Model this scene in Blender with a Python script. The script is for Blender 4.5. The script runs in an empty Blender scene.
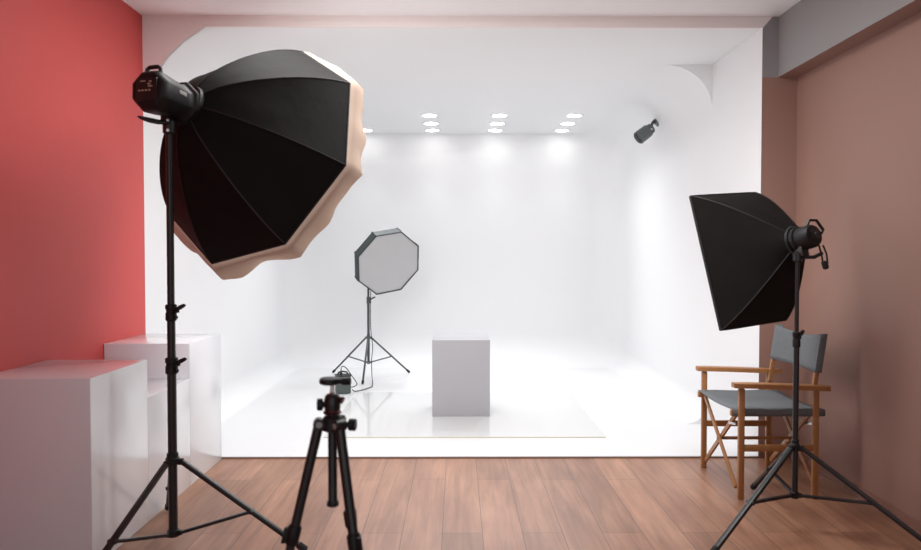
import bpy, bmesh, math, random
from mathutils import Vector, Matrix, noise
random.seed(7)
PI = math.pi
SC = bpy.context.scene
COL = SC.collection
V = Vector

# ------------------------------------------------------------------ materials
def mat(name, col, rough=0.5, metal=0.0, spec=0.5, var=0.04, scale=6.0, bump=0.0, bscale=80.0, coat=0.0):
    m = bpy.data.materials.new(name); m.use_nodes = True
    nt = m.node_tree; b = nt.nodes['Principled BSDF']
    tc = nt.nodes.new('ShaderNodeTexCoord')
    nz = nt.nodes.new('ShaderNodeTexNoise'); nz.inputs['Scale'].default_value = scale; nz.inputs['Detail'].default_value = 4
    mr = nt.nodes.new('ShaderNodeMapRange'); mr.inputs['To Min'].default_value = 1 - var; mr.inputs['To Max'].default_value = 1 + var
    mx = nt.nodes.new('ShaderNodeMix'); mx.data_type = 'RGBA'; mx.blend_type = 'MULTIPLY'; mx.inputs[0].default_value = 1
    mx.inputs[6].default_value = (*col, 1)
    nt.links.new(tc.outputs['Object'], nz.inputs['Vector'])
    nt.links.new(nz.outputs['Fac'], mr.inputs['Value'])
    nt.links.new(mr.outputs['Result'], mx.inputs[7])
    nt.links.new(mx.outputs[2], b.inputs['Base Color'])
    b.inputs['Roughness'].default_value = rough; b.inputs['Metallic'].default_value = metal
    b.inputs['Specular IOR Level'].default_value = spec
    b.inputs['Coat Weight'].default_value = coat; b.inputs['Coat Roughness'].default_value = 0.14
    if bump > 0:
        n2 = nt.nodes.new('ShaderNodeTexNoise'); n2.inputs['Scale'].default_value = bscale; n2.inputs['Detail'].default_value = 3
        bp = nt.nodes.new('ShaderNodeBump'); bp.inputs['Strength'].default_value = bump; bp.inputs['Distance'].default_value = 0.004
        nt.links.new(tc.outputs['Object'], n2.inputs['Vector'])
        nt.links.new(n2.outputs['Fac'], bp.inputs['Height']); nt.links.new(bp.outputs['Normal'], b.inputs['Normal'])
    return m

def srgb(r, g, b):
    f = lambda c: (c / 255 / 12.92) if c / 255 <= 0.04045 else ((c / 255 + 0.055) / 1.055) ** 2.4
    return (f(r), f(g), f(b))

M = {}
M['red'] = mat('red wall paint', (0.60, 0.077, 0.070), 0.6, var=0.03, scale=2, bump=0.05)
M['brown'] = mat('brown wall paint', (0.30, 0.172, 0.136), 0.6, var=0.03, scale=2, bump=0.05)
M['grey'] = mat('grey beam paint', (0.275, 0.265, 0.265), 0.65, var=0.02, bump=0.04)
M['ceil'] = mat('ceiling paint', (0.88, 0.86, 0.865), 0.8, var=0.02)
M['portal'] = mat('warm white wall paint', (0.87, 0.80, 0.775), 0.7, var=0.02, bump=0.03)
M['cyc'] = mat('white cyclorama paint', (0.83, 0.835, 0.845), 0.5, spec=0.3, var=0.008, scale=2)
M['cycfloor'] = mat('white cyclorama floor paint', (0.765, 0.77, 0.775), 0.30, spec=0.4, var=0.012, scale=3)
M['plinth'] = mat('white gloss plinth laminate', (0.84, 0.87, 0.91), 0.26, spec=0.65, var=0.01, coat=0.9)
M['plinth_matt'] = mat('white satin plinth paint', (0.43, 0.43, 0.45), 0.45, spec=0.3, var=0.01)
M['edge'] = mat('platform edge', (0.22, 0.15, 0.125), 0.6)
M['base'] = mat('brown skirting', (0.24, 0.125, 0.095), 0.45)
M['black'] = mat('black metal', (0.012, 0.012, 0.013), 0.38, var=0.2, scale=20)
M['blackp'] = mat('black plastic', (0.010, 0.010, 0.011), 0.5, spec=0.3, var=0.2, scale=20, bump=0.1, bscale=300)
M['rubber'] = mat('black rubber', (0.015, 0.015, 0.015), 0.8)
M['steel'] = mat('bright steel', (0.6, 0.6, 0.6), 0.3, metal=1.0)
M['fabric'] = mat('black softbox fabric', (0.0075, 0.0068, 0.0066), 0.75, spec=0.16, var=0.25, scale=9, bump=0.5, bscale=14)
M['seam'] = mat('black seam tape', (0.010, 0.010, 0.010), 0.6, var=0.1)
M['beige'] = mat('softbox rim cloth with beige light tint', (0.60, 0.44, 0.34), 0.85, spec=0.2, var=0.12, scale=5, bump=0.5, bscale=14)
M['diff'] = mat('white diffuser cloth', (0.50, 0.50, 0.505), 0.85, spec=0.2, var=0.03, scale=7, bump=0.25, bscale=9)
M['canvas'] = mat('grey canvas', (0.15, 0.162, 0.17), 0.9, spec=0.15, var=0.15, scale=60, bump=0.4, bscale=400)
M['teal'] = mat('dark grey green shell', (0.030, 0.040, 0.040), 0.65, var=0.1)
M['pack'] = mat('grey green power pack', (0.085, 0.105, 0.10), 0.45, var=0.12, scale=14)
M['greymetal'] = mat('grey metal stand', (0.06, 0.068, 0.07), 0.4, var=0.1)
M['spot'] = mat('grey spotlight can', (0.11, 0.125, 0.125), 0.4, var=0.1)
M['label'] = mat('pale grey label', (0.32, 0.32, 0.31), 0.5)
M['mark'] = mat('pale printed marks', (0.55, 0.45, 0.32), 0.5)
M['trimw'] = mat('white trim ring', (0.85, 0.85, 0.85), 0.4)
M['dred'] = mat('dark red anodised collar', (0.06, 0.012, 0.012), 0.35, metal=0.4)
M['lens'] = mat('dark lens', (0.02, 0.02, 0.02), 0.1)

def cloth(name, col, tr):
    m = mat(name, col, 0.85, spec=0.2, var=0.12, scale=5, bump=0.5, bscale=14)
    nt = m.node_tree; b = nt.nodes['Principled BSDF']; out = nt.nodes['Material Output']
    t = nt.nodes.new('ShaderNodeBsdfTranslucent'); t.inputs['Color'].default_value = (*col, 1)
    mx = nt.nodes.new('ShaderNodeMixShader'); mx.inputs[0].default_value = tr
    nt.links.new(b.outputs[0], mx.inputs[1]); nt.links.new(t.outputs[0], mx.inputs[2]); nt.links.new(mx.outputs[0], out.inputs['Surface'])
    return m
M['beige'] = cloth('softbox rim cloth with beige light tint', (0.50, 0.385, 0.31), 0.10)  # white cloth; the beige light on it is put into its colour
def wood_chair():
    m = mat('oiled orange brown wood', (0.35, 0.158, 0.056), 0.42, var=0.22, scale=5)
    nt = m.node_tree
    mp = nt.nodes.new('ShaderNodeMapping'); mp.inputs['Scale'].default_value = (8, 8, 8)
    tc = [n for n in nt.nodes if n.type == 'TEX_COORD'][0]
    nz = [n for n in nt.nodes if n.type == 'TEX_NOISE'][0]
    nt.links.new(tc.outputs['Object'], mp.inputs['Vector']); nt.links.new(mp.outputs['Vector'], nz.inputs['Vector'])
    return m
M['wood'] = wood_chair()

def floor_mat():
    m = bpy.data.materials.new('laminate plank floor'); m.use_nodes = True
    nt = m.node_tree; L = nt.links; b = nt.nodes['Principled BSDF']
    tc = nt.nodes.new('ShaderNodeTexCoord')
    mp = nt.nodes.new('ShaderNodeMapping'); mp.inputs['Rotation'].default_value = (0, 0, PI / 2); mp.inputs['Location'].default_value = (0.3, 0.07, 0)
    L.new(tc.outputs['Object'], mp.inputs['Vector'])
    br = nt.nodes.new('ShaderNodeTexBrick')
    br.inputs['Scale'].default_value = 1.0; br.inputs['Brick Width'].default_value = 1.28; br.inputs['Row Height'].default_value = 0.192
    br.inputs['Mortar Size'].default_value = 0.0016; br.inputs['Mortar Smooth'].default_value = 0.3; br.offset = 0.37
    br.inputs['Color1'].default_value = (0.0, 0.0, 0.0, 1); br.inputs['Color2'].default_value = (1, 1, 1, 1); br.inputs['Mortar'].default_value = (0.5, 0.5, 0.5, 1)
    L.new(mp.outputs['Vector'], br.inputs['Vector'])
    # long grain
    m2 = nt.nodes.new('ShaderNodeMapping'); m2.inputs['Scale'].default_value = (14, 0.9, 1)
    L.new(tc.outputs['Object'], m2.inputs['Vector'])
    n1 = nt.nodes.new('ShaderNodeTexNoise'); n1.inputs['Scale'].default_value = 1.6; n1.inputs['Detail'].default_value = 6; n1.inputs['Roughness'].default_value = 0.6; n1.inputs['Distortion'].default_value = 1.0
    L.new(m2.outputs['Vector'], n1.inputs['Vector'])
    # broad cloudy figure
    m3 = nt.nodes.new('ShaderNodeMapping'); m3.inputs['Scale'].default_value = (4.5, 1.3, 1)
    L.new(tc.outputs['Object'], m3.inputs['Vector'])
    n2 = nt.nodes.new('ShaderNodeTexNoise'); n2.inputs['Scale'].default_value = 1.2; n2.inputs['Detail'].default_value = 3
    L.new(m3.outputs['Vector'], n2.inputs['Vector'])
    r1 = nt.nodes.new('ShaderNodeValToRGB')
    r1.color_ramp.elements[0].position = 0.25; r1.color_ramp.elements[0].color = (0.25, 0.116, 0.070, 1)
    r1.color_ramp.elements[1].position = 0.75; r1.color_ramp.elements[1].color = (0.405, 0.215, 0.133, 1)
    L.new(n2.outputs['Fac'], r1.inputs['Fac'])
    mxg = nt.nodes.new('ShaderNodeMix'); mxg.data_type = 'RGBA'; mxg.blend_type = 'MULTIPLY'; mxg.inputs[0].default_value = 1
    g = nt.nodes.new('ShaderNodeMapRange'); g.inputs['From Min'].default_value = 0.3; g.inputs['From Max'].default_value = 0.7; g.inputs['To Min'].default_value = 0.74; g.inputs['To Max'].default_value = 1.15
    L.new(n1.outputs['Fac'], g.inputs['Value']); L.new(r1.outputs['Color'], mxg.inputs[6]); L.new(g.outputs['Result'], mxg.inputs[7])
    mxp = nt.nodes.new('ShaderNodeMix'); mxp.data_type = 'RGBA'; mxp.blend_type = 'MULTIPLY'; mxp.inputs[0].default_value = 1
    pr = nt.nodes.new('ShaderNodeMapRange'); pr.inputs['To Min'].default_value = 0.84; pr.inputs['To Max'].default_value = 1.12
    L.new(br.outputs['Color'], pr.inputs['Value']); L.new(mxg.outputs[2], mxp.inputs[6]); L.new(pr.outputs['Result'], mxp.inputs[7])
    mxm = nt.nodes.new('ShaderNodeMix'); mxm.data_type = 'RGBA'; mxm.inputs[7].default_value = (0.10, 0.05, 0.035, 1)
    fm = nt.nodes.new('ShaderNodeMath'); fm.operation = 'MULTIPLY'; fm.inputs[1].default_value = 1.0
    L.new(br.outputs['Fac'], fm.inputs[0]); L.new(fm.outputs[0], mxm.inputs[0]); L.new(mxp.outputs[2], mxm.inputs[6])
    L.new(mxm.outputs[2], b.inputs['Base Color'])
    b.inputs['Roughness'].default_value = 0.40; b.inputs['Specular IOR Level'].default_value = 0.32
    bp = nt.nodes.new('ShaderNodeBump'); bp.inputs['Strength'].default_value = 0.12; bp.inputs['Distance'].default_value = 0.002
    L.new(n1.outputs['Fac'], bp.inputs['Height']); L.new(bp.outputs['Normal'], b.inputs['Normal'])
    return m
M['floor'] = floor_mat()

def emit_mat(name, col, s):
    m = bpy.data.materials.new(name); m.use_nodes = True
    b = m.node_tree.nodes['Principled BSDF']
    b.inputs['Base Color'].default_value = (0.9, 0.9, 0.9, 1)
    b.inputs['Emission Color'].default_value = (*col, 1); b.inputs['Emission Strength'].default_value = s
    return m
M['lamp'] = emit_mat('glowing lamp glass', (1.0, 0.985, 0.96), 14.0)
M['lit'] = emit_mat('softbox front cloth with added glow', (0.98, 1.0, 1.01), 5.2)  # unseen front made to glow, added to fill the bay with light
M['lit2'] = emit_mat('rectangular softbox cloth with added glow', (0.98, 1.0, 1.01), 4.6)  # same added fill glow, for the hidden front of the rectangular softbox

def sheet_mat():
    m = bpy.data.materials.new('glossy clear acrylic'); m.use_nodes = True
    b = m.node_tree.nodes['Principled BSDF']
    b.inputs['Base Color'].default_value = (0.73, 0.74, 0.735, 1); b.inputs['Roughness'].default_value = 0.06
    b.inputs['Specular IOR Level'].default_value = 1.0
    nt = m.node_tree
    nz = nt.nodes.new('ShaderNodeTexNoise'); nz.inputs['Scale'].default_value = 8
    mr = nt.nodes.new('ShaderNodeMapRange'); mr.inputs['To Min'].default_value = 0.04; mr.inputs['To Max'].default_value = 0.09
    nt.links.new(nz.outputs['Fac'], mr.inputs['Value']); nt.links.new(mr.outputs['Result'], b.inputs['Roughness'])
    return m
M['sheet'] = sheet_mat()
M['sheetedge'] = mat('sheet cut edge', (0.62, 0.58, 0.42), 0.4)

# ------------------------------------------------------------------ geometry helpers
def frame(d, upv=V((0, 0, 1))):
    d = d.normalized()
    if abs(d.dot(upv)) > 0.98: upv = V((0, 1, 0))
    x = upv.cross(d).normalized(); y = d.cross(x)
    return x, y, d

def tube(bm, pts, r, seg=12, caps=True):
    pts = [V(p) for p in pts]; n = len(pts)
    rr = r if isinstance(r, (list, tuple)) else [r] * n
    rings = []; x = None
    for i, p in enumerate(pts):
        d = (pts[min(i + 1, n - 1)] - pts[max(i - 1, 0)])
        if x is None: x, y, d = frame(d)
        else:
            d = d.normalized(); x = (x - d * x.dot(d)).normalized(); y = d.cross(x)
        rings.append([bm.verts.new(p + (x * math.cos(2 * PI * k / seg) + y * math.sin(2 * PI * k / seg)) * rr[i]) for k in range(seg)])
    for a, b in zip(rings, rings[1:]):
        for k in range(seg):
            bm.faces.new((a[k], a[(k + 1) % seg], b[(k + 1) % seg], b[k]))
    if caps:
        bm.faces.new(rings[0][::-1]); bm.faces.new(rings[-1])

def box(bm, c, size, axes=None, bev=0.0):
    """box centred at c; axes = three unit vectors"""
    ax = axes or (V((1, 0, 0)), V((0, 1, 0)), V((0, 0, 1)))
    c = V(c); h = [s / 2 for s in size]
    t = bmesh.new()
    vs = {}
    for i in (-1, 1):
        for j in (-1, 1):
            for k in (-1, 1):
                vs[i, j, k] = t.verts.new(c + ax[0] * h[0] * i + ax[1] * h[1] * j + ax[2] * h[2] * k)
    for q in (((-1,-1,-1),(-1,1,-1),(1,1,-1),(1,-1,-1)), ((-1,-1,1),(1,-1,1),(1,1,1),(-1,1,1)),
              ((-1,-1,-1),(1,-1,-1),(1,-1,1),(-1,-1,1)), ((-1,1,-1),(-1,1,1),(1,1,1),(1,1,-1)),
              ((-1,-1,-1),(-1,-1,1),(-1,1,1),(-1,1,-1)), ((1,-1,-1),(1,1,-1),(1,1,1),(1,-1,1))):
        t.faces.new([vs[w] for w in q])
    bmesh.ops.recalc_face_normals(t, faces=t.faces)
    if bev > 0: bmesh.ops.bevel(t, geom=list(t.edges), offset=bev, segments=2, affect='EDGES', profile=0.6)
    merge(bm, t)

def merge(bm, t):
    mp = {v: bm.verts.new(v.co) for v in t.verts}
    for f in t.faces:
        nf = bm.faces.new([mp[v] for v in f.verts]); nf.material_index = f.material_index
    t.free()

def bar(bm, p, q, w, t, side, bev=0.003):
    """rectangular bar from p to q; width w along 'side', thickness t across"""
    p, q = V(p), V(q); d = (q - p); L = d.length; d.normalize()
    s = V(side); s = (s - d * s.dot(d)).normalized(); n = d.cross(s)
    box(bm, (p + q) / 2, (w, t, L), (s, n, d), bev)

def lathe(bm, o, d, prof, seg=24, upv=V((0, 0, 1)), rot=0.0, ring=False):
    """prof = [(axial, radius)]"""
    o = V(o); x, y, d = frame(V(d), upv)
    rings = []
    for a, r in prof:
        rings.append([bm.verts.new(o + d * a + (x * math.cos(2 * PI * k / seg + rot) + y * math.sin(2 * PI * k / seg + rot)) * max(r, 1e-4)) for k in range(seg)])
    for a, b in zip(rings, rings[1:] + rings[:1] if ring else rings[1:]):
        for k in range(seg): bm.faces.new((a[k], a[(k + 1) % seg], b[(k + 1) % seg], b[k]))
    if not ring: bm.faces.new(rings[0][::-1]); bm.faces.new(rings[-1])

def quadstrip(bm, rings, closed=True, flip=False):
    n = len(rings[0])
    vr = [[bm.verts.new(p) for p in r] for r in rings]
    for a, b in zip(vr, vr[1:]):
        for k in range(n if closed else n - 1):
            q = (a[k], a[(k + 1) % n], b[(k + 1) % n], b[k])
            bm.faces.new(q[::-1] if flip else q)
    return vr

def obj(name, bm, m, parent=None, smooth=35, recalc=True):
    if recalc: bmesh.ops.recalc_face_normals(bm, faces=bm.faces)
    me = bpy.data.meshes.new(name)
    if parent is not None:
        off = V((0, 0, 0)); q = parent
        while q is not None: off += V(q.location); q = q.parent
        bmesh.ops.translate(bm, verts=bm.verts, vec=-off)
    bm.to_mesh(me); bm.free()
    for mm in (m if isinstance(m, (list, tuple)) else [m]): me.materials.append(mm)
    if smooth:
        for p in me.polygons: p.use_smooth = True
        me.set_sharp_from_angle(angle=math.radians(smooth))
    o = bpy.data.objects.new(name, me); COL.objects.link(o)
    if parent is not None: o.parent = parent
    return o

def thing(name, label, cat, loc, group=None):
    o = bpy.data.objects.new(name, None); COL.objects.link(o)
    o.location = loc; o.empty_display_size = 0.1
    o['label'] = label; o['category'] = cat
    if group: o['group'] = group
    return o

def tag(o, label, cat, group=None):
    o['label'] = label; o['category'] = cat
    if group: o['group'] = group
    return o

def recentre(o):
    """put a top-level mesh's origin at the middle of its base"""
    cs = [v.co for v in o.data.vertices]
    c = V(((min(v.x for v in cs) + max(v.x for v in cs)) / 2, (min(v.y for v in cs) + max(v.y for v in cs)) / 2, min(v.z for v in cs)))
    o.data.transform(Matrix.Translation(-c)); o.location = c
    return o

def struct(name, bm, m, smooth=35, recalc=True):
    o = obj(name, bm, m, None, smooth, recalc); o['kind'] = 'structure'; return o

def poly(bm, pts, mi=0):
    f = bm.faces.new([bm.verts.new(V(p)) for p in pts]); f.material_index = mi; return f

# ------------------------------------------------------------------ the room
XL, XR = -2.036, 2.216        # red wall, brown wall
Y1, Y2, Y3 = 4.59, 5.48, 8.52  # front of the white bay, start of its curves, its back
ZC, ZB = 2.884, 2.815         # room ceiling, bay ceiling
YB = -2.6                    # room end left open behind the camera to let in fill light
CF = 0.012                   # bay floor level
XR2 = 1.985                  # right side of the bay

b = bmesh.new(); box(b, (0.083, (YB + Y1) / 2, -0.05), (XR - XL + 0.3, Y1 - YB, 0.1)); struct('floor', b, M['floor'], 0)
b = bmesh.new(); box(b, (0.083, (YB + Y1) / 2, ZC + 0.05), (XR - XL + 0.3, Y1 - YB, 0.1)); struct('ceiling', b, M['ceil'], 0)
b = bmesh.new(); box(b, (XL - 0.06, (YB + Y1) / 2, ZC / 2), (0.12, Y1 - YB, ZC)); struct('wall_left', b, M['red'], 0)
b = bmesh.new(); box(b, (XR + 0.06, (YB + Y1) / 2, ZC / 2), (0.12, Y1 - YB, ZC)); struct('wall_right', b, M['brown'], 0)
# beam along the top of the brown wall: grey face, brown underside
b = bmesh.new(); box(b, ((2.09 + XR) / 2, (YB + Y1) / 2, (2.493 + ZC) / 2), (XR - 2.09, Y1 - YB, ZC - 2.493))
b.normal_update()
for f in b.faces: f.material_index = 1 if f.normal.z < -0.5 else 0
struct('trim_1', b, [M['grey'], M['brown']], 0, recalc=False)
# wall at the far end of the room, around the bay: pale header with curved corner, brown and grey return
YW = Y1
b = bmesh.new()
arc = [(-1.632, 2.814), (-1.77, 2.722), (-1.863, 2.634), (-1.922, 2.557), (-1.957, 2.49), (-1.995, 2.42), (-2.02, 2.355), (-2.032, 2.30)]
XE = XR2 + 0.003
head = [(XL, 2.28)] + arc[::-1] + [(XE, ZB - 0.004), (2.05, ZC), (XL, ZC)]
poly(b, [(x, YW, z) for x, z in head], 0)
poly(b, [(XE, YW, ZB - 0.004), (XE, YW, 2.493), (XR, YW, 2.493), (XR, YW, ZC), (2.05, YW, ZC)], 1)
poly(b, [(XE, YW, 0), (XR, YW, 0), (XR, YW, 2.493), (XE, YW, 2.493)], 2)
# thickness returns
ret = bmesh.ops.extrude_face_region(b, geom=list(b.faces))
bmesh.ops.translate(b, verts=[g for g in ret['geom'] if isinstance(g, bmesh.types.BMVert)], vec=(0, 0.02, 0))
struct('wall_back', b, [M['portal'], M['grey'], M['brown']], 0)
# skirting
b = bmesh.new(); box(b, (XR - 0.006, (YB + Y1) / 2, 0.03), (0.012, Y1 - YB, 0.06)); box(b, (XR - 0.01, (YB + Y1) / 2, 0.008), (0.02, Y1 - YB, 0.016)); struct('baseboard_right', b, M['base'], 0)
b = bmesh.new(); box(b, ((XR2 + XR) / 2, Y1 - 0.006, 0.035), (XR - XR2, 0.012, 0.07)); struct('baseboard_back', b, M['base'], 0)
b = bmesh.new(); box(b, ((XL + XR2) / 2, Y1 - 0.004, 0.005), (XR2 - XL, 0.014, 0.010)); struct('trim_2', b, M['edge'], 0)

# the white bay (cyclorama)
def arcpts(cx, cz, r, a0, a1, n, rz=None):
    rz = rz or r
    return [(cx + r * math.cos(a0 + (a1 - a0) * i / n), cz + rz * math.sin(a0 + (a1 - a0) * i / n)) for i in range(n + 1)]
def section(right_round):
    """closed cross-section x,z; starts bottom left, goes right, up, left, down"""
    p = arcpts(XL + 0.2, CF + 0.2, 0.2, PI, 1.5 * PI, 10)
    if right_round: p += arcpts(XR2 - 0.2, CF + 0.2, 0.2, -PI / 2, 0, 10)
    else: p += [(XR2, CF)]
    if right_round: p += arcpts(XR2 - 0.375, ZB - 0.345, 0.375, 0, PI / 2, 14, 0.345)
    else: p += [(XR2, ZB)]
    p += [(x, z) for x, z in arc] + [(XL, 2.24)]
    return p
sq, ro = section(False), section(True)
def to3(p, y): return [V((x, y, z)) for x, z in p]
def shell(pick, name, m):
    pass
CX = (XL + XR2) / 2
RB = 0.38
def inset(p, y, k):     # pull sides and floor in, ceiling stays flat
    out = []
    for x, z in p:
        xx = CX + (x - CX) * (1 - k / 2.02)
        out.append(V((xx, y, ZB + (z - ZB) * (1 - k / 2.8))))
    return out
b = bmesh.new()
rings = [to3(ro, Y2), to3(ro, 6.0), to3(ro, 7.0), to3(ro, Y3 - RB)]
for i in range(1, 9):
    ph = i / 8 * PI / 2
    rings.append(inset(ro, Y3 - RB + RB * math.sin(ph), RB * (1 - math.cos(ph))))
vr = quadstrip(b, rings)
b.faces.new(vr[-1])
# front part between the opening and the start of the right-hand curves
left_pts = [p for p in sq]
quadstrip(b, [to3(sq, Y1 - 0.001), to3(sq, Y2)])
# quarter-round fillers that face the room at the start of the curves
tr = arcpts(XR2 - 0.375, ZB - 0.345, 0.375, 0, PI / 2, 14, 0.345)
poly(b, [(XR2, Y2, ZB)] + [(x, Y2, z) for x, z in tr[::-1]])
br_ = arcpts(XR2 - 0.2, CF + 0.2, 0.2, -PI / 2, 0, 10)
poly(b, [(XR2, Y2, CF)] + [(x, Y2, z) for x, z in br_[::-1]])
bmesh.ops.remove_doubles(b, verts=b.verts, dist=1e-5)
bmesh.ops.recalc_face_normals(b, faces=b.faces)
for f in b.faces: f.normal_flip()
for f in b.faces:
    c = f.calc_center_median()
    f.material_index = 1 if c.z < CF + 0.004 else 0
struct('wall_cyclorama', b, [M['cyc'], M['cycfloor']], 40, recalc=False)

# ------------------------------------------------------------------ downlights in the bay ceiling
colx = [(-1.07, 'leftmost column, mostly behind the big black octagonal softbox'), (-0.288, 'second column from the left'), (0.447, 'third column from the left'), (1.234, 'rightmost column')]
rowy = [(7.42, 'nearest'), (7.86, 'middle'), (8.28, 'farthest')]
proto = None
for x, cn in colx:
    for y, rn in rowy:
        lab = 'round glowing recessed ceiling downlight, %s of the %s' % (rn, cn)
        if x < -1 and rn != 'farthest': continue
        if x < -1: lab = 'round glowing ceiling downlight half hidden by the beige-lit rim of the big softbox'
        if proto is None:
            t = thing('downlight', lab, 'ceiling light', (x, y, ZB), 'downlights in the white bay ceiling')
            b = bmesh.new(); lathe(b, (x, y, ZB - 0.006), (0, 0, 1), [(0, 0.074), (0, 0.098), (0.004, 0.1), (0.0055, 0.1), (0.0055, 0.074)], 32, ring=True)
            obj('trim_ring', b, M['trimw'], t)
            b = bmesh.new(); lathe(b, (x, y, ZB - 0.004), (0, 0, 1), [(0, 0.0), (0, 0.0735), (0.003, 0.0735)], 32)
            obj('lamp_glass', b, M['lamp'], t)
            proto = t
        else:
            t = proto.copy(); COL.objects.link(t); t.location = (x, y, ZB); t['label'] = lab
            for ch in list(proto.children):
                c = ch.copy(); COL.objects.link(c); c.parent = t

# ------------------------------------------------------------------ plinths
def plinth(x0, x1, y0, y1, z0, h, label, m, group):
    b = bmesh.new(); box(b, ((x0 + x1) / 2, (y0 + y1) / 2, z0 + h / 2), (x1 - x0, y1 - y0, h), None, 0.0025)
    o = obj('display_plinth', b, m, None, 30)
    tag(o, label, 'plinth', group); recentre(o)
    return o
G = 'white plinths in a row along the red wall'
plinth(XL + 0.004, -1.541, 2.945, 3.488, 0, 0.812, 'tall glossy white plinth nearest the camera, below the red wall', M['plinth'], G)
plinth(XL + 0.004, -1.541, 3.490, 4.038, 0, 0.624, 'lower glossy white plinth between the two taller ones along the red wall', M['plinth'], G)
plinth(XL + 0.004, -1.541, 4.040, 4.575, 0, 0.824, 'tall glossy white plinth farthest back along the red wall, touching the white bay', M['plinth'], G)

# clear sheet on the bay floor
b = bmesh.new(); box(b, (0.055, 5.91, CF + 0.0035), (2.05, 1.70, 0.006))
bmesh.ops.recalc_face_normals(b, faces=b.faces)
for f in b.faces: f.material_index = 0 if abs(f.normal.z) > 0.5 else 1
o = obj('acrylic_sheet', b, [M['sheet'], M['sheetedge']], None, 0)
tag(o, 'thin glossy rectangular sheet lying flat on the white bay floor under the plinth', 'sheet'); recentre(o)
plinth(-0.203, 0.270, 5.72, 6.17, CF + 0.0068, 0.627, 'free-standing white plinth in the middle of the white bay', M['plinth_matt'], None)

# ------------------------------------------------------------------ light stands
def light_stand(x, y, z0, top, hub, low, angs, R, radii, collars, label, m, brace_t=0.53, knobdir=(1, -0.25, 0), mid=None, leg_r=0.011):
    t = thing('light_stand', label, 'light stand', (x, y, z0))
    P = lambda dx, dy, z: V((x + dx, y + dy, z0 + z))
    zs = [low] + [c for c in collars] + [top]
    for i in range(len(zs) - 1):
        b = bmesh.new(); tube(b, [P(0, 0, zs[i]), P(0, 0, zs[i + 1])], radii[i], 16); obj('pole_section', b, m, t)
    kd = V(knobdir).normalized()
    for i, c in enumerate(collars):
        r = radii[i]
        b = bmesh.new(); lathe(b, P(0, 0, c - 0.035), (0, 0, 1), [(0, r * 1.1), (0.004, r * 1.35), (0.034, r * 1.35), (0.038, r * 1.2), (0.048, r * 1.2), (0.052, r * 1.4), (0.07, r * 1.4), (0.074, r * 1.05)], 20)
        box(b, P(0, 0, c + 0.012) + kd * (r * 1.35), (0.02, 0.02, 0.036), frame(kd), 0.003)
        col = obj('collar', b, M['blackp'] if m is M['black'] else m, t)
        b = bmesh.new(); q = P(0, 0, c + 0.022) + kd * (r * 1.4)
        tube(b, [q, q + kd * 0.022], [0.006, 0.005], 10)
        e = q + kd * 0.024
        s = V((0, 0, 1)); n = kd
        # two-winged knob
        tube(b, [e - kd * 0.004, e + kd * 0.006 + V((0, 0, 0.004)), e + kd * 0.030 + V((0, 0, 0.014)), e + kd * 0.040 + V((0, 0, 0.015))], [0.009, 0.010, 0.008, 0.003], 10)
        obj('wing_knob', b, M['blackp'] if m is M['black'] else m, col)
        b = bmesh.new(); tube(b, [P(0, 0, c - 0.018) + kd * r, P(0, 0, c - 0.018) + kd * (r + 0.018)], 0.007, 10); obj('clamp_bolt', b, M['black'], col)
    # hub with lugs
    r = radii[0]
    b = bmesh.new(); lathe(b, P(0, 0, hub - 0.012), (0, 0, 1), [(0, r * 1.15), (0.003, r * 1.55), (0.028, r * 1.55), (0.032, r * 1.3), (0.05, r * 1.25), (0.052, r * 1.05)], 20)
    for a in angs:
        d = V((math.cos(a), math.sin(a), 0)); box(b, P(0, 0, hub) + d * (r * 1.5 + 0.006), (0.022, 0.026, 0.024), (V((-d.y, d.x, 0)), V((0, 0, 1)), d), 0.003)
    obj('hub', b, M['blackp'] if m is M['black'] else m, t)
    b = bmesh.new(); lathe(b, P(0, 0, low - 0.006), (0, 0, 1), [(0, r * 0.9), (0.003, r * 1.3), (0.03, r * 1.3), (0.033, r * 1.05)], 20)
    for a in angs:
        d = V((math.cos(a), math.sin(a), 0)); box(b, P(0, 0, low + 0.012) + d * (r * 1.3 + 0.004), (0.018, 0.02, 0.018), (V((-d.y, d.x, 0)), V((0, 0, 1)), d), 0.002)
    obj('lower_collar', b, M['blackp'] if m is M['black'] else m, t)
    for a in angs:
        d = V((math.cos(a), math.sin(a), 0))
        A = P(0, 0, hub) + d * (r * 1.5 + 0.012); B = P(0, 0, leg_r + 0.003) + d * R
        side = V((-d.y, d.x, 0))
        b = bmesh.new(); bar(b, A, B, leg_r * 2, leg_r * 1.7, side, leg_r * 0.6)
        lg = obj('leg', b, m, t)
        b = bmesh.new(); dd = (B - A).normalized(); tube(b, [B - dd * 0.045, B - dd * 0.04, B - dd * 0.004, B + dd * 0.0005], [leg_r * 1.05, leg_r * 1.35, leg_r * 1.35, leg_r * 0.9], 12)
        obj('rubber_foot', b, M['rubber'], lg)
        J = A.lerp(B, brace_t)
        b = bmesh.new(); bar(b, P(0, 0, low + 0.012) + d * (r * 1.3 + 0.006), J, leg_r * 1.7, leg_r * 1.1, side, leg_r * 0.3)
        tube(b, [J - side * leg_r * 1.5, J + side * leg_r * 1.5], leg_r * 0.7, 10)
        obj('brace', b, m, t)
    return t
R_ = math.radians
light_stand(-1.262, 3.10, 0, 1.86, 0.415, 0.085, [R_(0), R_(114.5), R_(252)], 0.59, [0.0195, 0.0175, 0.0155], [0.84, 1.075],
            'tall black tripod light stand beside the glossy white plinths', M['black'], knobdir=(1, -0.5, 0), leg_r=0.0125, brace_t=0.56)
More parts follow.
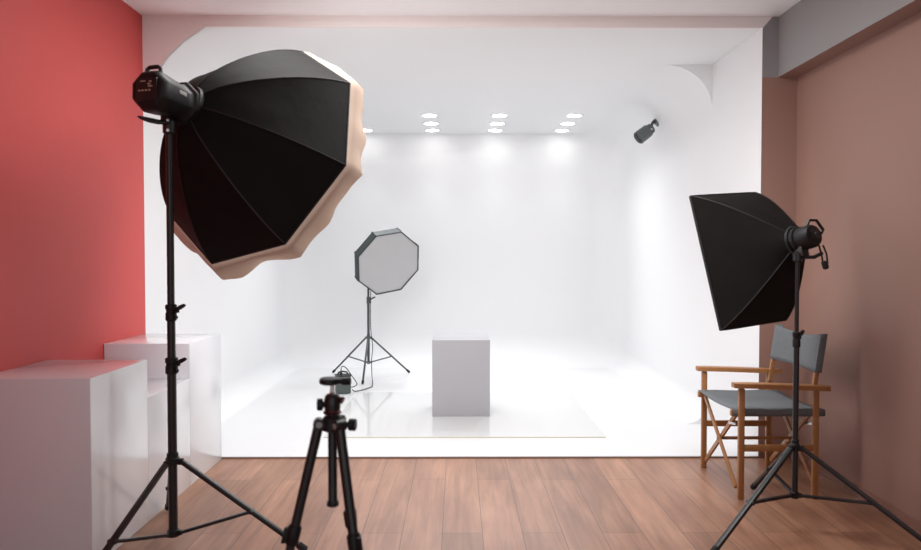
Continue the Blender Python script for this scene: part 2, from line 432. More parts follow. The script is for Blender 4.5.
light_stand(1.628, 3.35, 0, 1.30, 0.405, 0.165, [R_(85), R_(211), R_(-34)], 0.60, [0.0135, 0.0095], [0.925],
            'black tripod light stand in front of the wooden folding chair', M['black'], knobdir=(0.75, 0.65, 0), leg_r=0.0122)
light_stand(-0.968, 7.66, CF, 1.33, 0.43, 0.15, [R_(-90), R_(28), R_(152)], 0.49, [0.0145, 0.012], [0.84],
            'thin dark grey light stand standing on the white bay floor', M['greymetal'], leg_r=0.0105)

# ------------------------------------------------------------------ softboxes
def ortho(az, el, ro_):
    a = V((math.cos(az) * math.cos(el), math.sin(az) * math.cos(el), math.sin(el)))
    h = V((-math.sin(az), math.cos(az), 0)); v = a.cross(h)
    return a, h * math.cos(ro_) + v * math.sin(ro_), -h * math.sin(ro_) + v * math.cos(ro_)
CAM = V((0, 0, 1.32))
# --- big octagonal softbox on the left
k = 1.03
C = CAM + (V((-0.9722, 3.4542, 1.8256)) - CAM) * k
a, h, v = ortho(1.046, -0.36, 1.7458)
R, L = 0.5796 * k, 0.46
APEX = C - a * L
def octring(c, r, n_per=8, fn=None):
    pts = []
    cs = [(math.cos(i * PI / 4), math.sin(i * PI / 4)) for i in range(8)]
    for i in range(8):
        for j in range(n_per):
            u = j / n_per
            x = cs[i][0] * (1 - u) + cs[(i + 1) % 8][0] * u; y = cs[i][1] * (1 - u) + cs[(i + 1) % 8][1] * u
            rr, dz = (r, 0.0)
            if fn: rr, dz = fn(i, u, r)
            pts.append(c + (h * x + v * y) * rr + a * dz)
    return pts
t = thing('octagonal_softbox', 'large black octagonal softbox with a loose beige-lit cloth rim, high on the left', 'softbox', APEX)
rings = []
for i in range(17):
    s = i / 16
    e = 0.7 * s ** 0.6 + 0.3 * math.sin(s * PI / 2)
    rr = 0.085 + (R - 0.085) * e
    def dent(ii, u, r, s=s):
        w = math.sin(PI * u)
        n = noise.noise(V((ii * 3.1 + u * 2.0, s * 3.0, 1.7)))
        return r * (1 - 0.012 * w * math.sin(PI * s)) + 0.008 * w * n * math.sin(PI * min(1, s * 1.1)), 0.0
    rings.append(octring(APEX + a * (L * s), rr, 8, dent))
b = bmesh.new(); quadstrip(b, rings)
inner = [[p - (p - (APEX + a * 0.1)).normalized() * 0.004 for p in r] for r in rings]
obj('shell', b, M['fabric'], t, 12)
# eight seams along the ribs
for i in range(8):
    b = bmesh.new(); tube(b, [r[i * 8] for r in rings], 0.0032, 6); obj('rib_seam', b, M['seam'], t)
b = bmesh.new()
ed = rings[-1]
tube(b, ed + [ed[0]], 0.005, 6); obj('rim_piping', b, M['seam'], t)
rnd = [noise.noise(V((i * 0.37, 4.2, 0.3))) for i in range(200)]
def skirt(step):
    def fn(i, u, r):
        ph = (i + u)
        q = noise.noise(V((math.cos(ph * PI / 4) * 3.2, math.sin(ph * PI / 4) * 3.2, 0.7)))
        q2 = noise.noise(V((math.cos(ph * PI / 4) * 5.5, math.sin(ph * PI / 4) * 5.5, 3.0 + step * 0.15)))
        w = math.sin(PI * u)
        sag = 0.25 if i in (2, 6) else 0.12
        if step == 0: return r, 0
        th = abs(((ph - 5.0 + 4) % 8) - 4)
        low = 0.055 * max(0, 1 - th / 1.3) + 0.03 * max(0, 1 - abs(ph - 0.6) / 0.6)                      # the cloth hangs out on the lower left
        if step == 1: return r + 0.010 + 0.004 * q2 + low * 0.3, 0.018
        if step == 2: return r + 0.024 + 0.012 * q + 0.010 * q2 - 0.03 * w * sag + low, 0.05 + 0.01 * q
        if step == 3: return r + 0.034 + 0.022 * q + 0.018 * q2 - 0.09 * w * sag + low, 0.082 + 0.022 * q + 0.012 * q2
        if step == 4: return r + 0.032 + 0.026 * q + 0.022 * q2 - 0.12 * w * sag + low, 0.100 + 0.026 * q + 0.015 * q2
        return r + 0.012 + 0.02 * q - 0.12 * w * sag + low, 0.102 + 0.026 * q
    return fn
b = bmesh.new(); quadstrip(b, [octring(C, R, 14, skirt(s)) for s in range(6)])
o = obj('rim_cloth', b, M['beige'], t, 60); o['label'] = 'beige-lit loose cloth rim'
b = bmesh.new(); b.faces.new([b.verts.new(p) for p in octring(C + a * 0.03, R * 0.985, 1)])
o = obj('diffuser', b, M['lit'], t, 0); o['label'] = 'white front diffuser'
b = bmesh.new(); lathe(b, APEX, a, [(-0.012, 0.07), (-0.012, 0.098), (0.004, 0.1), (0.03, 0.1), (0.034, 0.09)], 32); obj('speed_ring', b, M['blackp'], t)

# strobe head of the big softbox
a = (APEX - V((-1.268, 2.985, 2.012))).normalized()
def strobe_axes(a):
    hh = V((a.y, -a.x, 0)).normalized(); return hh, hh.cross(a)     # right-hand side, up
hh, vv = strobe_axes(a)
if vv.z < 0: vv = -vv
S = APEX - a * 0.034
t = thing('studio_strobe', 'black studio strobe head behind the large octagonal softbox', 'studio light', S - vv * 0.13)
b = bmesh.new()
lathe(b, S, -a, [(0, 0.085), (0.0, 0.098), (0.022, 0.098), (0.026, 0.086), (0.05, 0.078), (0.14, 0.088), (0.203, 0.093), (0.228, 0.080), (0.233, 0.066)], 8, V((0, 0, 1)), PI / 8)
bmesh.ops.bevel(b, geom=[e for e in b.edges], offset=0.004, segments=1, affect='EDGES')
obj('body', b, M['blackp'], t, 30)
for i in range(3):                                                      # cooling ribs on the top flat
    b = bmesh.new(); box(b, S - a * (0.07 + i * 0.04) + vv * (0.074 + 0.0035 * i), (0.05, 0.012, 0.010), (hh, a, vv), 0.003); obj('cooling_fin', b, M['black'], t)
b = bmesh.new()                                                        # carrying loop at the rear top
B0 = S - a * 0.19 + vv * 0.078
tube(b, [B0 + hh * 0.034, B0 + hh * 0.032 + vv * 0.02, B0 + hh * 0.02 + vv * 0.028, B0 - hh * 0.02 + vv * 0.028, B0 - hh * 0.032 + vv * 0.02, B0 - hh * 0.034], 0.009, 8)
obj('handle', b, M['black'], t)
E0 = S - a * 0.234
b = bmesh.new(); box(b, E0 + a * 0.003, (0.098, 0.098, 0.012), (hh, vv, a), 0.004); pn = obj('control_panel', b, M['black'], t)
for j in range(4):
    b = bmesh.new(); box(b, E0 - a * 0.0036 + hh * (-0.032 + j * 0.016) + vv * -0.004, (0.010, 0.006, 0.002), (hh, vv, a)); o = obj('button', b, M['mark'], pn)
for j in range(3):
    b = bmesh.new(); box(b, E0 - a * 0.0036 + hh * (0.020 - 0.006 * (j % 2)) + vv * (0.012 + j * 0.010), (0.02 - 0.004 * j, 0.005, 0.002), (hh, vv, a)); obj('indicator', b, M['mark'], pn)
b = bmesh.new(); box(b, E0 - a * 0.0036 + hh * -0.016 + vv * 0.034, (0.024, 0.004, 0.002), (hh, vv, a)); obj('indicator', b, M['mark'], pn)
# label strip on the side that faces the camera (octagon flat)
fl_dir = hh.copy()
tang = fl_dir.cross(a)
b = bmesh.new(); box(b, S - a * 0.10 + fl_dir * 0.0772 + vv * 0.016, (0.016, 0.055, 0.004), (tang, (a + fl_dir * -0.09).normalized(), fl_dir), 0.001); o = obj('label_strip', b, M['label'], t); o['label'] = 'pale grey label strip'
# bracket on the pole
pole_top = V((-1.262, 3.10, 1.86))
b = bmesh.new()
lathe(b, pole_top + V((0, 0, 0.001)), (0, 0, 1), [(0, 0.022), (0.004, 0.027), (0.055, 0.027), (0.06, 0.02)], 16)
box(b, pole_top + V((0, 0, 0.072)), (0.046, 0.06, 0.07), (hh, a, vv), 0.006)
obj('bracket', b, M['black'], t)
b = bmesh.new(); q = pole_top + V((0.006, -0.03, 0.048))
tube(b, [q, q + V((-0.035, -0.01, -0.002)), q + V((-0.07, -0.02, 0.004)), q + V((-0.10, -0.03, 0.012)), q + V((-0.115, -0.034, 0.018))], [0.007, 0.011, 0.011, 0.008, 0.003], 10)
obj('tilt_lever', b, M['black'], t)
for dz, rr in ((0.055, 0.006), (0.012, 0.0065)):
    b = bmesh.new(); q = pole_top + V((0.006, -0.024, dz)); tube(b, [q, q + V((0.002, -0.012, 0))], rr, 10); obj('bolt', b, M['steel'], t)

# --- rectangular softbox on the right
C = V((1.5004, 3.729, 1.314))
a, h, v = ortho(1.9783, -0.2344, -0.0802)
W, H, L = 0.4653, 0.7191, 0.367
APEX = C - a * L
t = thing('rectangular_softbox', 'black rectangular softbox tilted down beside the brown wall', 'softbox', APEX)
def rectring(s):
    pts = []
    e = 0.62 * s + 0.38 * math.sin(s * PI / 2)
    ctr = APEX + a * (L * s)
    cor = [(-1, -1), (1, -1), (1, 1), (-1, 1)]
    for i in range(4):
        for j in range(8):
            u = j / 8
            x = cor[i][0] * (1 - u) + cor[(i + 1) % 4][0] * u; y = cor[i][1] * (1 - u) + cor[(i + 1) % 4][1] * u
            ang = math.atan2(y, x)
            cx, cy = 0.075 * math.cos(ang), 0.075 * math.sin(ang)
            w = math.sin(PI * u)
            dip = 1 - 0.03 * w * math.sin(PI * s)
            X = cx * (1 - e) + x * W / 2 * e * dip; Y = cy * (1 - e) + y * H / 2 * e * dip
            pts.append(ctr + h * X + v * Y)
    return pts
rings = [rectring(i / 14) for i in range(15)]
b = bmesh.new(); quadstrip(b, rings); obj('shell', b, M['fabric'], t, 12)
for i in range(4):
    b = bmesh.new(); tube(b, [r[i * 8] for r in rings], 0.003, 6); obj('rib_seam', b, M['seam'], t)
b = bmesh.new(); e0 = rings[-1]; e1 = [p + a * 0.014 for p in e0]; quadstrip(b, [e0, e1, [C + a * 0.014 + (p - C - a * 0.014) * 0.985 for p in e1]])
obj('front_lip', b, M['seam'], t, 30)
b = bmesh.new(); tube(b, e0 + [e0[0]], 0.004, 6); obj('rim_piping', b, M['seam'], t)
b = bmesh.new(); b.faces.new([b.verts.new(C + a * 0.012 + h * x * W * 0.494 + v * y * H * 0.494) for x, y in ((-1, -1), (1, -1), (1, 1), (-1, 1))])
o = obj('diffuser', b, M['lit2'], t, 0); o['label'] = 'white front diffuser'
b = bmesh.new(); lathe(b, APEX, a, [(-0.012, 0.055), (-0.012, 0.070), (0.004, 0.074), (0.022, 0.074), (0.026, 0.07)], 32); obj('speed_ring', b, M['blackp'], t)
hh, vv = strobe_axes(a)
if vv.z < 0: vv = -vv
S = APEX - a * 0.014
t = thing('studio_strobe', 'compact black studio lamp head behind the rectangular softbox', 'studio light', S - vv * 0.1)
b = bmesh.new(); lathe(b, S, -a, [(0, 0.06), (0, 0.064), (0.02, 0.064), (0.024, 0.056), (0.08, 0.056), (0.095, 0.05), (0.10, 0.04)], 24); obj('body', b, M['blackp'], t)
b = bmesh.new(); box(b, S - a * 0.101 + vv * 0.006, (0.05, 0.04, 0.006), (hh, vv, a), 0.003); pn = obj('control_panel', b, M['black'], t)
b = bmesh.new(); lathe(b, S - a * 0.104 + vv * 0.004, -a, [(0, 0.011), (0.008, 0.011), (0.009, 0.008)], 16); obj('dial', b, M['teal'], pn)
b = bmesh.new(); Q = S - a * 0.05
tube(b, [Q + vv * 0.05 + hh * 0.01, Q + vv * 0.085 + hh * 0.03 - a * 0.01, Q + vv * 0.082 + hh * 0.065 - a * 0.02, Q + vv * 0.035 + hh * 0.098 - a * 0.02, Q + vv * 0.02 + hh * 0.085 - a * 0.02, Q + vv * 0.02 + hh * 0.05], 0.0075, 8)
obj('handle', b, M['black'], t)
pt = V((1.628, 3.35, 1.30))
b = bmesh.new(); lathe(b, pt + V((0, 0, 0.001)), (0, 0, 1), [(0, 0.02), (0.004, 0.023), (0.04, 0.023), (0.045, 0.016)], 16)
box(b, (pt + S - a * 0.03 - vv * 0.05) / 2 + V((0, 0, 0.02)), (0.045, 0.05, 0.06), (hh, a, vv), 0.006)
obj('bracket', b, M['black'], t)
b = bmesh.new(); q = pt + V((0.015, -0.02, 0.02))
tube(b, [q, q + V((0.05, -0.01, 0.002)), q + V((0.085, -0.02, 0.022))], [0.007, 0.009, 0.008], 8); obj('tilt_lever', b, M['black'], t)
b = bmesh.new(); q = S - a * 0.085 - vv * 0.045 + hh * 0.03
tube(b, [q, q + V((0.012, -0.005, -0.05)), q + V((0.016, -0.01, -0.09)), q + V((0.026, -0.01, -0.105)), q + V((0.038, -0.01, -0.085)), q + V((0.034, -0.005, -0.04)), q + V((0.02, 0, 0.0))], 0.0042, 8)
obj('power_lead', b, M['rubber'], t)
b = bmesh.new(); lathe(b, q + V((0.02, -0.01, -0.075)), (0.3, 0, -1), [(0, 0.009), (0.005, 0.014), (0.035, 0.014), (0.04, 0.008)], 12); obj('plug', b, M['rubber'], t)

# --- small octagonal softbox in the bay
C = V((-0.7203, 7.40, 1.260)); a, h, v = ortho(-1.0368, -0.4072, 2.9306); R = 0.372
t = thing('octagonal_softbox', 'small octagonal softbox with pale grey front inside the white bay', 'softbox', C - a * 0.30)
n8 = lambda c, r, n=1, fn=None: octring(c, r, n, fn)
b = bmesh.new(); quadstrip(b, [n8(C - a * 0.30, 0.08, 4), n8(C - a * 0.22, 0.24, 4), n8(C - a * 0.15, 0.335, 4), n8(C - a * 0.10, R * 0.99, 4), n8(C, R, 4), n8(C + a * 0.012, R, 4), n8(C + a * 0.012, R * 0.965, 4), n8(C, R * 0.96, 4)])
obj('shell', b, M['teal'], t, 25)
for i in range(8):
    b = bmesh.new(); d = h * math.cos(i * PI / 4) + v * math.sin(i * PI / 4)
    tube(b, [C - a * 0.30 + d * 0.08, C - a * 0.22 + d * 0.242, C - a * 0.15 + d * 0.337, C - a * 0.10 + d * R * 0.995, C + d * R * 1.003], 0.004, 6); obj('rib_seam', b, M['seam'], t)
def puff(r):
    return [p for p in n8(C + a * 0.006, R * 0.965 * r, 4)]
b = bmesh.new(); rr = []
for r in (1.0, 0.8, 0.55, 0.3):
    rr.append([p + a * (0.012 * (1 - r * r) + 0.004 * noise.noise(p * 6)) for p in puff(r)])
vr = quadstrip(b, rr); b.faces.new(vr[-1])
o = obj('diffuser', b, M['diff'], t, 60); o['label'] = 'pale grey front cloth'
b = bmesh.new(); lathe(b, C - a * 0.30, -a, [(-0.01, 0.085), (0, 0.085), (0.015, 0.085), (0.016, 0.06)], 24); obj('speed_ring', b, M['blackp'], t)
b = bmesh.new(); S = C - a * 0.317
lathe(b, S, -a, [(0, 0.055), (0.02, 0.06), (0.12, 0.06), (0.14, 0.05)], 20); obj('lamp_body', b, M['blackp'], t)
b = bmesh.new(); q = V((-0.968, 7.66, CF + 1.331)); lathe(b, q, (0, 0, 1), [(0, 0.018), (0.04, 0.018)], 12); tube(b, [q + V((0, 0, 0.03)), S - a * 0.06], 0.016, 10); obj('bracket', b, M['greymetal'], t)

# power pack and its cables
px_, py_ = -1.103, 6.70
t = thing('power_pack', 'small dark grey power pack on the floor beside the thin light stand', 'battery pack', (px_, py_, CF + 0.0))
b = bmesh.new(); box(b, (px_, py_ + 0.06, CF + 0.085), (0.145, 0.13, 0.165), (V((0.97, 0.24, 0)), V((-0.24, 0.97, 0)), V((0, 0, 1))), 0.012); obj('case', b, M['pack'], t)
for sx in (-1, 1):
    for sy in (-1, 1):
        b = bmesh.new(); lathe(b, (px_ + sx * 0.045 + 0.0, py_ + 0.06 + sy * 0.035, CF), (0, 0, 1), [(0, 0.01), (0.006, 0.01)], 10); obj('rubber_foot', b, M['rubber'], t)
b = bmesh.new(); box(b, (px_, py_ + 0.06, CF + 0.172), (0.148, 0.133, 0.014), (V((0.97, 0.24, 0)), V((-0.24, 0.97, 0)), V((0, 0, 1))), 0.005); obj('lid', b, M['teal'], t)
b = bmesh.new(); q = V((px_, py_ + 0.06, CF + 0.176))
tube(b, [q + V((-0.045, -0.01, 0)), q + V((-0.04, -0.01, 0.025)), q + V((0.0, 0, 0.032)), q + V((0.04, 0.01, 0.025)), q + V((0.045, 0.01, 0))], 0.008, 8); obj('handle', b, M['rubber'], t)
b = bmesh.new(); box(b, (px_ + 0.03, py_ - 0.003, CF + 0.145), (0.05, 0.006, 0.025), (V((0.97, 0.24, 0)), V((-0.24, 0.97, 0)), V((0, 0, 1))), 0.001); obj('label_plate', b, M['label'], t)
b = bmesh.new(); lathe(b, q + V((-0.012, -0.03, 0.0)), (0, 0, 1), [(0, 0.014), (0.02, 0.014), (0.03, 0.009), (0.05, 0.005)], 12); obj('plug', b, M['rubber'], t)
def spline(pts, n=6):
    pts = [V(p) for p in pts]; out = []
    P = [pts[0]] + pts + [pts[-1]]
    for i in range(1, len(P) - 2):
        for j in range(n):
            t_ = j / n; p0, p1, p2, p3 = P[i - 1:i + 3]
            out.append(0.5 * ((2 * p1) + (-p0 + p2) * t_ + (2 * p0 - 5 * p1 + 4 * p2 - p3) * t_ ** 2 + (-p0 + 3 * p1 - 3 * p2 + p3) * t_ ** 3))
    out.append(pts[-1]); return out
b = bmesh.new(); c0 = q + V((-0.012, -0.03, 0.05))
tube(b, spline([c0, c0 + V((0.01, 0, 0.035)), c0 + V((0.05, 0.0, 0.02)), c0 + V((0.10, 0.0, -0.05)), c0 + V((0.15, 0.0, -0.125)), c0 + V((0.135, 0, -0.155)), c0 + V((0.085, -0.005, -0.165))]), 0.0042, 8)
o = obj('power_cable', b, M['rubber'], t); o['label'] = 'thin cable looping from the top of the pack to its side'
b = bmesh.new(); r0 = CF + 0.0062
tube(b, spline([(-0.905, 7.70, 1.352), (-0.925, 7.62, 1.2), (-0.935, 7.60, 0.9), (-0.935, 7.60, 0.55), (-0.915, 7.60, 0.36), (-0.925, 7.58, 0.2), (-0.91, 7.48, 0.07), (-0.89, 7.36, 0.026), (-0.878, 7.28, r0), (-0.87, 7.18, r0), (-0.86, 7.05, r0), (-0.91, 6.92, r0), (-0.955, 6.84, r0), (-1.0, 6.80, r0 + 0.003), (-1.016, 6.79, 0.04)]), 0.0042, 8)
o = obj('power_cable', b, M['rubber'], None); tag(o, 'thin dark cable running down the thin light stand to the power pack', 'cable'); recentre(o)

# ------------------------------------------------------------------ spotlight on the curved wall
mnt = V((1.935, 6.85, 2.628))
bc = V((1.79, 6.70, 2.505))
d = V((-0.76, -0.18, -0.58)).normalized()
t = thing('spotlight', 'small grey cylindrical spotlight on the curved upper right of the white bay', 'spotlight', mnt)
b = bmesh.new(); lathe(b, mnt + V((0.014, 0, 0.01)), (-0.83, 0, -0.55), [(0, 0.042), (0.02, 0.042), (0.026, 0.03)], 20); obj('wall_plate', b, M['spot'], t)
b = bmesh.new(); tube(b, spline([mnt, mnt + V((-0.035, -0.03, 0.005)), bc - d * 0.07]), 0.014, 10); obj('arm', b, M['black'], t)
b = bmesh.new(); lathe(b, bc, d, [(-0.085, 0.03), (-0.08, 0.048), (-0.055, 0.05), (-0.05, 0.043), (-0.04, 0.043), (-0.035, 0.062), (0.085, 0.065), (0.092, 0.059), (0.072, 0.05)], 24); obj('can', b, M['spot'], t)
b = bmesh.new(); lathe(b, bc + d * 0.07, d, [(0, 0.0), (0, 0.0455), (0.004, 0.0455)], 20); obj('lens', b, M['lens'], t)
b = bmesh.new(); x_, y_, z_ = frame(d); tube(b, [bc - d * 0.045 - x_ * 0.06, bc - d * 0.045 + x_ * 0.06], 0.010, 10); obj('pivot', b, M['steel'], t)

# ------------------------------------------------------------------ director's chair
YN, YF, XF, XK = 3.80, 4.375, 1.55, 1.955
t = thing('directors_chair', 'folding wooden chair with grey canvas seat and back beside the brown wall', 'chair', ((XF + XK) / 2, (YN + YF) / 2, 0))
wd = M['wood']
for y in (YN, YF):
    b = bmesh.new(); bar(b, (XF, y, 0.0), (XF, y, 0.606), 0.032, 0.024, (1, 0, 0), 0.004); obj('leg', b, wd, t)
    b = bmesh.new(); bar(b, (XK, y, 0.0), (XK, y, 0.606), 0.032, 0.024, (1, 0, 0), 0.004); obj('leg', b, wd, t)
    s = 1 if y == YF else -1
    b = bmesh.new()
    n = 8
    ring = []
    for i in range(n + 1):
        u = i / n; X = XF - 0.048 + u * 0.525; z = 0.625 - 0.018 * u ** 1.5
        w = 0.028 + 0.004 * math.sin(PI * u)
        w *= 0.75 if i in (0, n) else 1
        ring.append([V((X, y - w, z - 0.013)), V((X, y + w, z - 0.013)), V((X, y + w, z + 0.011)), V((X, y + w * 0.8, z + 0.014)), V((X, y - w * 0.8, z + 0.014)), V((X, y - w, z + 0.011))])
    vr = quadstrip(b, ring); b.faces.new(vr[0][::-1]); b.faces.new(vr[-1]); obj('armrest', b, wd, t, 40)
    b = bmesh.new(); bar(b, (XF, y, 0.28), (XK, y, 0.28), 0.036, 0.02, (0, 0, 1), 0.003); obj('stretcher', b, wd, t)
    yi = y - s * 0.028
    b = bmesh.new(); bar(b, (XF - 0.048, yi, 0.468), (XK + 0.065, yi, 0.468), 0.034, 0.024, (0, 0, 1), 0.004); obj('seat_rail', b, wd, t)
    b = bmesh.new(); yb_ = y - s * 0.024
    bar(b, (XK - 0.005, yb_, 0.55), (XK + 0.045, yb_, 0.895), 0.024, 0.02, (1, 0, 0), 0.004); obj('back_post', b, wd, t)
# scissor braces, front and rear pairs
for X, dx in ((XF - 0.014, -1), (XK + 0.02, 1)):
    o1, o2 = X, X + 0.016 * -dx
    b = bmesh.new(); bar(b, (o1, YF - 0.045, 0.475), (o1, YN + 0.03, 0.055), 0.028, 0.013, (0, 0, 1), 0.003); obj('cross_brace', b, wd, t)
    b = bmesh.new(); bar(b, (o2, YN + 0.045, 0.475), (o2, YF - 0.03, 0.055), 0.028, 0.013, (0, 0, 1), 0.003); obj('cross_brace', b, wd, t)
    b = bmesh.new(); tube(b, [(min(o1, o2) - 0.012, (YN + YF) / 2, 0.262), (max(o1, o2) + 0.012, (YN + YF) / 2, 0.262)], 0.007, 10); obj('pivot_bolt', b, M['steel'], t)
    b = bmesh.new(); bar(b, (o2 - 0.012 * dx * -1, YN + 0.05, 0.40), (o2 - 0.012 * dx * -1, YN + 0.15, 0.385), 0.014, 0.004, (0, 0, 1), 0.001); o = obj('locking_bracket', b, M['steel'], t); o['label'] = 'bright metal locking bracket'
b = bmesh.new(); box(b, ((XF + XK) / 2, (YN + YF) / 2, 0.262), (XK - XF + 0.05, 0.018, 0.018), None, 0.004); obj('centre_bar', b, wd, t)
# canvas seat slung between the rails
b = bmesh.new(); rg = []
def seat_line(X, dz):
    out = []
    ya, yb2 = YN + 0.010, YF - 0.010
    out += [V((X, ya - 0.004, 0.452 )), V((X, ya - 0.006, 0.478 + dz))]
    for j in range(13):
        u = j / 12
        out.append(V((X, ya + (yb2 - ya) * u, 0.491 + dz - 0.012 * math.sin(PI * u))))
    out += [V((X, yb2 + 0.006, 0.478 + dz)), V((X, yb2 + 0.004, 0.452))]
    return out
nx = 10
top = [seat_line(XF - 0.04 + (XK + 0.055 - XF + 0.04) * i / nx, 0.002 * math.sin(i)) for i in range(nx + 1)]
quadstrip(b, top, closed=False)
obj_seat = obj('seat', b, M['canvas'], t, 50)
sm = obj_seat.modifiers.new('thickness', 'SOLIDIFY'); sm.thickness = 0.004; sm.offset = -1
# canvas back with sleeves round the posts
b = bmesh.new(); rg = []
for i in range(9):
    w = i / 8; z = 0.690 + 0.212 * w
    xb = XK - 0.005 + 0.05 * (z - 0.55) / 0.345
    ln = []
    ya, yb2 = YN + 0.024, YF - 0.024
    for j in range(15):
        u = j / 14
        sag = 0.035 * math.sin(PI * u)
        ln.append(V((xb - 0.014 + sag * 0.8, ya - 0.012 + (yb2 - ya + 0.024) * u, z - 0.025 * math.sin(PI * u) * w)))
    back = []
    # near sleeve loops round the post
    near = [V((xb + 0.021, ya + 0.02, z)), V((xb + 0.022, ya - 0.010, z)), V((xb + 0.004, ya - 0.015, z))]
    far = [V((xb + 0.004, yb2 + 0.015, z)), V((xb + 0.022, yb2 + 0.010, z)), V((xb + 0.021, yb2 - 0.02, z))]
    rg.append(near + ln + far)
quadstrip(b, rg, closed=False)
ob = obj('backrest', b, M['canvas'], t, 50)
sm = ob.modifiers.new('thickness', 'SOLIDIFY'); sm.thickness = 0.003; sm.offset = 0

# ------------------------------------------------------------------ camera tripod in the foreground
tx, ty = -0.312, 1.75
t = thing('camera_tripod', 'empty black camera tripod with ball head in the foreground', 'tripod', (tx, ty, 0))
T = lambda dx, dy, z: V((tx + dx, ty + dy, z))
b = bmesh.new(); tube(b, [T(0, 0, 0.70), T(0, 0, 0.708), T(0, 0, 0.95)], [0.0135, 0.0115, 0.0115], 16); cc = obj('centre_column', b, M['black'], t)
b = bmesh.new(); lathe(b, T(0, 0, 0.696), (0, 0, 1), [(0, 0.012), (0.002, 0.015), (0.012, 0.015), (0.013, 0.012)], 16); obj('end_cap', b, M['rubber'], cc)
angs = [R_(-48), R_(72), R_(190)]
b = bmesh.new(); lathe(b, T(0, 0, 0.885), (0, 0, 1), [(0, 0.018), (0.004, 0.026), (0.03, 0.026), (0.036, 0.022), (0.04, 0.018)], 20)
for A_ in angs:
    d = V((math.cos(A_), math.sin(A_), 0)); box(b, T(0, 0, 0.903) + d * 0.024, (0.024, 0.024, 0.026), (V((-d.y, d.x, 0)), V((0, 0, 1)), d), 0.005)
obj('spider', b, M['blackp'], t)
for A_ in angs:
    d = V((math.cos(A_), math.sin(A_), 0)); sd = V((-d.y, d.x, 0))
    A0 = T(0, 0, 0.905) + d * 0.033; B0 = T(0, 0, 0.016) + d * 0.24
    dd = (B0 - A0).normalized(); LL = (B0 - A0).length
    b = bmesh.new(); tube(b, [A0, A0 + dd * 0.03, A0 + dd * 0.275], [0.0125, 0.0125, 0.0118], 16); lathe(b, A0 - sd * 0.015, sd, [(0, 0.0125), (0.002, 0.0145), (0.028, 0.0145), (0.03, 0.0125)], 18)
    lg = obj('leg', b, M['black'], t)
    b = bmesh.new(); lathe(b, A0 - sd * 0.0165, sd, [(0, 0.007), (0.002, 0.008), (0.031, 0.008), (0.033, 0.007)], 14); o = obj('pivot_cap', b, M['label'], lg); o['label'] = 'pale grey pivot cap'
    for s0, r_ in ((0.262, 0.0125), (0.53, 0.0105)):
        b = bmesh.new(); e_ = 0.545 if s0 < 0.4 else LL
        tube(b, [A0 + dd * s0, A0 + dd * e_], r_ - 0.001, 14); obj('leg_section', b, M['black'], lg)
        b = bmesh.new(); tube(b, [A0 + dd * (s0 - 0.005), A0 + dd * (s0 + 0.002), A0 + dd * (s0 + 0.04), A0 + dd * (s0 + 0.046)], [r_ + 0.001, r_ + 0.005, r_ + 0.004, r_], 14)
        box(b, A0 + dd * (s0 + 0.02) + d * (r_ + 0.006), (0.012, 0.04, 0.016), (sd, dd, d), 0.003); obj('leg_lock', b, M['blackp'], lg)
    b = bmesh.new(); tube(b, [B0 - dd * 0.02, B0 - dd * 0.015, B0 + dd * 0.008, B0 + dd * 0.0125], [0.010, 0.0135, 0.0135, 0.009], 14); obj('rubber_foot', b, M['rubber'], lg)
# column lock knob, ball head, plate
b = bmesh.new(); q = T(0.028, -0.004, 0.903); tube(b, [q, q + V((0.014, -0.002, 0))], 0.007, 10); lathe(b, q + V((0.014, -0.002, 0)), (1, -0.12, 0), [(0, 0.013), (0.002, 0.0155), (0.016, 0.0155), (0.018, 0.013)], 12); obj('column_lock_knob', b, M['blackp'], t)
b = bmesh.new(); lathe(b, T(0, 0, 0.93), (0, 0, 1), [(0, 0.022), (0.004, 0.023), (0.008, 0.019), (0.012, 0.019)], 24); obj('head_collar', b, M['dred'], t)
b = bmesh.new(); lathe(b, T(0, 0, 0.942), (0, 0, 1), [(0, 0.0195), (0.004, 0.0205), (0.022, 0.0205), (0.032, 0.018), (0.037, 0.013)], 24); bh = obj('ball_head', b, M['black'], t)
b = bmesh.new(); lathe(b, T(0, 0, 0.953), (-1, -0.15, 0), [(0.015, 0.007), (0.022, 0.007), (0.023, 0.013), (0.025, 0.0155), (0.036, 0.0155), (0.038, 0.012)], 12); obj('friction_knob', b, M['blackp'], bh)
b = bmesh.new(); lathe(b, T(0.004, 0, 0.974), (0.9, -0.3, -0.4), [(0.012, 0.006), (0.02, 0.006), (0.021, 0.009), (0.027, 0.009)], 12); obj('pan_knob', b, M['dred'], bh)
b = bmesh.new(); lathe(b, T(0, 0, 0.972), (0, 0, 1), [(0, 0.013), (0.008, 0.009), (0.012, 0.0055), (0.028, 0.0055), (0.031, 0.009)], 16); o = obj('ball_stem', b, M['steel'], t); o['label'] = 'bright metal stem'
b = bmesh.new(); lathe(b, T(-0.006, 0, 1.003), (0.0, 0, 1), [(0, 0.02), (0.003, 0.026), (0.010, 0.0265), (0.013, 0.025), (0.015, 0.025), (0.016, 0.023)], 28); pl = obj('camera_plate', b, M['blackp'], t)
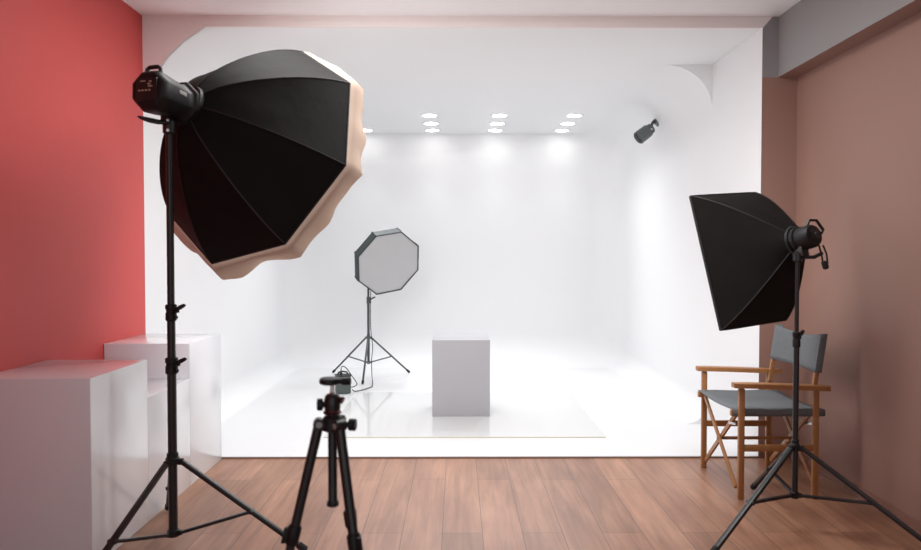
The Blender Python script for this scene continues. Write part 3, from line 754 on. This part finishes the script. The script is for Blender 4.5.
b = bmesh.new(); lathe(b, T(0.018, -0.002, 1.010), (1, -0.1, 0.05), [(0, 0.006), (0.006, 0.006), (0.008, 0.0095), (0.026, 0.0095), (0.029, 0.007)], 12); obj('plate_clamp_knob', b, M['blackp'], pl)

# ------------------------------------------------------------------ light
SPOTW = 23
w = bpy.data.worlds.new('world'); SC.world = w; w.use_nodes = True
bg = w.node_tree.nodes['Background']; bg.inputs['Color'].default_value = (0.88, 0.94, 1.0, 1); bg.inputs['Strength'].default_value = 1.0

def down_spot(x, y, W):
    l = bpy.data.lights.new('downlight_beam', 'SPOT'); l.energy = W; l.spot_size = math.radians(114); l.spot_blend = 1.0; l.shadow_soft_size = 0.06; l.color = (0.985, 1.0, 1.02)
    o = bpy.data.objects.new('downlight_beam', l); COL.objects.link(o); o.location = (x, y, ZB - 0.075); o.rotation_euler = (math.radians(-27), 0, 0)
for x, cn in colx:
    for y, rn in rowy: down_spot(x, y, SPOTW)
def unseen_lamp(x, y, sx, sy, W):  # out-of-view lamp put in to brighten the room and bay
    l = bpy.data.lights.new('unseen_room_lamp', 'AREA'); l.shape = 'RECTANGLE'; l.size = sx; l.size_y = sy; l.energy = W; l.color = (1.0, 0.985, 0.98)
    o = bpy.data.objects.new('unseen_room_lamp', l); COL.objects.link(o); o.location = (x, y, ZC - 0.02)
for x in (-0.7, 0.5): unseen_lamp(x, 3.6, 1.0, 0.3, 16)
unseen_lamp(0.5, 2.9, 0.8, 0.3, 13)  # extra unseen lamp added to brighten the plinths
# ------------------------------------------------------------------ camera
cd = bpy.data.cameras.new('camera'); cam = bpy.data.objects.new('camera', cd); COL.objects.link(cam)
cd.sensor_width = 36; cd.lens = 702 / 921 * 36
cam.location = (0, 0, 1.32)
cam.rotation_euler = (PI / 2 - math.atan(17.5 / 702), 0, -math.atan(3.5 / 702))
cd.clip_start = 0.05
cd.dof.use_dof = True; cd.dof.focus_distance = 4.8; cd.dof.aperture_fstop = 3.2
SC.camera = cam
SC.view_settings.view_transform = 'Standard'; SC.view_settings.look = 'None'
SC.view_settings.exposure = 0.32; SC.view_settings.gamma = 1.0
SC.view_settings.use_curve_mapping = False
